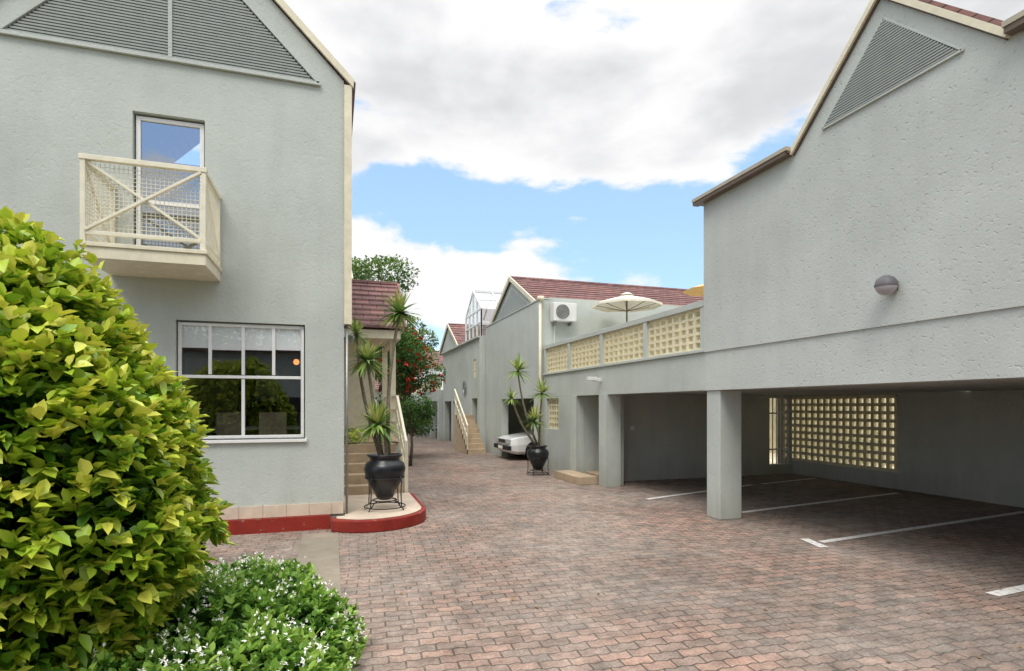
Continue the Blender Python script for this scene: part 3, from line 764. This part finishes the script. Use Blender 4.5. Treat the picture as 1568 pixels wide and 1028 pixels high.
def crown(name,parent,clumps,nl,size,mat):
    Ps=[];Ds=[];Rn=[]
    for (c,r) in clumps:
        k=int(nl*r*r); d=sph(k); rr=rng.uniform(.55,1.05,k)**.6
        p=np.array(c)+d*r*rr[:,None]*np.array([1,1,.8]); Ps.append(p); Ds.append(d+rng.normal(size=(k,3))*.8+np.array([0,0,.3])); Rn.append(np.clip(.45+d[:,2]*.3+rng.normal(size=k)*.2+rng.normal()*.12,0,1))
    P=np.concatenate(Ps);D=np.concatenate(Ds);rn=np.concatenate(Rn); k=len(P)
    leafobj(name,P,D,size*rng.uniform(.6,1.2,k),size*.55*rng.uniform(.6,1.2,k),rn,mat,parent,.2,.8,.1)
def tree(name,x,y,h,r,mat='tree',size=.16,nl=500,trunk=.14,nc=12):
    e=empty(name); b=MB(); top=Vector((x,y,h-r*.9))
    b.tube([(x,y,0),(x+.05,y,h*.3),tuple(top)],[trunk,trunk*.75,trunk*.4],'bark',8); cl=[]
    for i in range(nc):
        a=rng.uniform(0,6.28); q=rng.uniform(.2,.85)*r; zz=h-r+rng.uniform(-.6,.65)*r
        c=(x+q*math.cos(a),y+q*math.sin(a),zz); cl.append((c,rng.uniform(.32,.5)*r))
        b.tube([(x+.03,y,h*.35+rng.uniform(0,.2)*h),((x+c[0])/2,(y+c[1])/2,zz-.25*r),c],[trunk*.4,trunk*.25,.02],'bark',6)
    b.build('trunk_and_limbs',e,True); crown('foliage',e,cl,nl,size,mat); return cl
cl=tree('hibiscus_bush',2.05,17.2,4.2,1.2,'hibis',.10,1500,.06,18)
p=np.concatenate([np.array(c)+sph(16)*r*1.04 for c,r in cl])
P,D,L,W,rn=rosettes(p,p-np.array([2.05,17.2,3.0]),5,.08,.07,1.3,np.full(len(p),.5)); leafobj('hibiscus_flowers',P,D,L,W,rn,'red_l',bpy.data.objects['hibiscus_bush'])
tree('hibiscus_bush',2.35,19.5,2.6,1.0,'hibis',.10,1400,.06,14)
tree('hibiscus_bush',2.1,16.1,2.0,.6,'hibis',.09,2200,.05,12)
tree('garden_tree',.9,26.0,8.7,2.3,'tree',.16,500,.18,26)
tree('garden_tree',2.6,24.5,5.6,1.3,'tree',.14,700,.12,14)
tree('garden_tree',3.0,31,6.6,1.9,'tree',.16,500,.14,16)
tree('garden_tree',4.6,41,7.8,2.4,'tree',.2,400,.16,16)
tree('garden_tree',7.0,43,7.4,2.2,'tree',.2,400,.16,16)
tree('garden_tree',1.5,38,7.5,2.6,'tree',.2,400,.16,14)
tree('garden_tree',16.6,9.2,4.4,1.7,'tree',.16,300,.14,12)
tree('garden_tree',16.9,13.4,4.2,1.7,'tree',.16,300,.14,12)
e=empty('side_yard_shrubs'); crown('foliage',e,[((14.6,y,z),.4) for y in(8.3,9.9,12.3,13.2,14.1,15.0) for z in(.3,.8)],900,.1,'tree')
e=empty('planter_shrub'); crown('foliage',e,[((.32,11.35,1.05),.16),((.5,11.6,1.1),.16),((.3,12,1.1),.2)],6000,.06,'hedge')
e=empty('tree_row'); crown('foliage',e,[((x,-19+rng.uniform(-1,1),z),1.9) for x in range(-16,16,2) for z in(4,6,7.8+rng.uniform(-1,1.5))],170,.35,'tree')
e=empty('distant_trees'); crown('foliage',e,[((x,58+rng.uniform(-2,2),z),2.4) for x in range(-30,34,3) for z in(1.5,4.0+rng.uniform(-1,1.4))],45,.5,'tree')

# ---------------------------------------------------------------- camera
cam=bpy.data.cameras.new('camera'); co=bpy.data.objects.new('camera',cam); S.collection.objects.link(co)
co.location=(0,0,1.7); co.rotation_euler=(math.radians(90),0,math.radians(-17.7))
cam.sensor_width=36; cam.lens=860/1568*36; cam.shift_y=.0689; cam.clip_end=2000; cam.clip_start=.05
S.camera=co

# ---------------------------------------------------------------- light
sp=Vector((-.28,-.50,.80)).normalized()
L=bpy.data.lights.new('sun','SUN'); L.energy=1.5; L.angle=math.radians(24); L.color=(1,.96,.90)
lo=bpy.data.objects.new('sun',L); S.collection.objects.link(lo); lo.rotation_euler=(-sp).to_track_quat('-Z','Y').to_euler()
w=bpy.data.worlds.new('World'); S.world=w; w.use_nodes=True; t=w.node_tree; t.nodes.clear()
def nn_(k,**kw):
    x=t.nodes.new(k)
    for a,c in kw.items(): setattr(x,a,c)
    return x
def ramp_(src,stops):
    r=nn_('ShaderNodeValToRGB'); lk(src,r.inputs[0]); e=r.color_ramp.elements
    while len(e)<len(stops): e.new(.5)
    for i,(p_,v_) in enumerate(stops):
        e[i].position=p_; e[i].color=(v_,v_,v_,1) if not isinstance(v_,tuple) else (*v_,1)
    return r.outputs[0]
def m_(op,a,b_=0.,c_=0.):
    x=nn_('ShaderNodeMath',operation=op)
    for i,v in enumerate((a,b_,c_)):
        if isinstance(v,(int,float)): x.inputs[i].default_value=v
        else: lk(v,x.inputs[i])
    return x.outputs[0]
lk=t.links.new
out=nn_('ShaderNodeOutputWorld'); sky=nn_('ShaderNodeTexSky'); sky.sky_type='NISHITA'; sky.sun_disc=False
sky.sun_elevation=math.asin(sp.z); sky.sun_rotation=math.atan2(sp.x,sp.y); sky.dust_density=.6
bg1=nn_('ShaderNodeBackground'); bg1.inputs[1].default_value=.15
hz=nn_('ShaderNodeMix',data_type='RGBA'); hz.inputs[0].default_value=.45; lk(sky.outputs[0],hz.inputs[6]); hz.inputs[7].default_value=(4.0,6.0,7.9,1)
sc2=nn_('ShaderNodeMix',data_type='RGBA',blend_type='MULTIPLY'); sc2.inputs[0].default_value=1; lk(hz.outputs[2],sc2.inputs[6]); sc2.inputs[7].default_value=(1.12,1.16,1.28,1)
lk(sc2.outputs[2],bg1.inputs[0])
tc=nn_('ShaderNodeTexCoord'); sp3=nn_('ShaderNodeSeparateXYZ'); lk(tc.outputs['Generated'],sp3.inputs[0])
X,Yy,Z=sp3.outputs
mp=nn_('ShaderNodeMapping'); mp.inputs['Scale'].default_value=(3.0,3.0,6.5); mp.inputs['Location'].default_value=(4.3,1.4,.2); lk(tc.outputs['Generated'],mp.inputs[0])
nz=nn_('ShaderNodeTexNoise'); nz.inputs['Scale'].default_value=1.; nz.inputs['Detail'].default_value=8; nz.inputs['Roughness'].default_value=.55; nz.inputs['Distortion'].default_value=.2; lk(mp.outputs[0],nz.inputs[0])
zz=m_('ADD',Z,m_('MULTIPLY',m_('SUBTRACT',X,.25),.07))
bias=ramp_(zz,[(0,.62),(.19,.60),(.25,.50),(.295,.34),(.345,.36),(.40,.64),(.5,.84),(1,.86)])
dens=m_('ADD',m_('MULTIPLY',m_('SUBTRACT',nz.outputs[0],.5),1.8),bias)
cv=nn_('ShaderNodeMapRange'); cv.interpolation_type='SMOOTHSTEP'; cv.inputs[1].default_value=.42; cv.inputs[2].default_value=.56; lk(dens,cv.inputs[0])
nz2=nn_('ShaderNodeTexNoise'); nz2.inputs['Scale'].default_value=.8; nz2.inputs['Detail'].default_value=5; nz2.inputs['Roughness'].default_value=.5; lk(mp.outputs[0],nz2.inputs[0])
shade=m_('ADD',m_('MULTIPLY',m_('SUBTRACT',dens,.64),.8),m_('MULTIPLY',m_('SUBTRACT',nz2.outputs[0],.50),2.6))
shade=m_('SUBTRACT',shade,ramp_(Z,[(.26,.5),(.38,0.)]))
colr=ramp_(shade,[(0,(1.0,1.0,1.0)),(.12,(.95,.95,.96)),(.45,(.74,.745,.76)),(.8,(.64,.65,.675))])
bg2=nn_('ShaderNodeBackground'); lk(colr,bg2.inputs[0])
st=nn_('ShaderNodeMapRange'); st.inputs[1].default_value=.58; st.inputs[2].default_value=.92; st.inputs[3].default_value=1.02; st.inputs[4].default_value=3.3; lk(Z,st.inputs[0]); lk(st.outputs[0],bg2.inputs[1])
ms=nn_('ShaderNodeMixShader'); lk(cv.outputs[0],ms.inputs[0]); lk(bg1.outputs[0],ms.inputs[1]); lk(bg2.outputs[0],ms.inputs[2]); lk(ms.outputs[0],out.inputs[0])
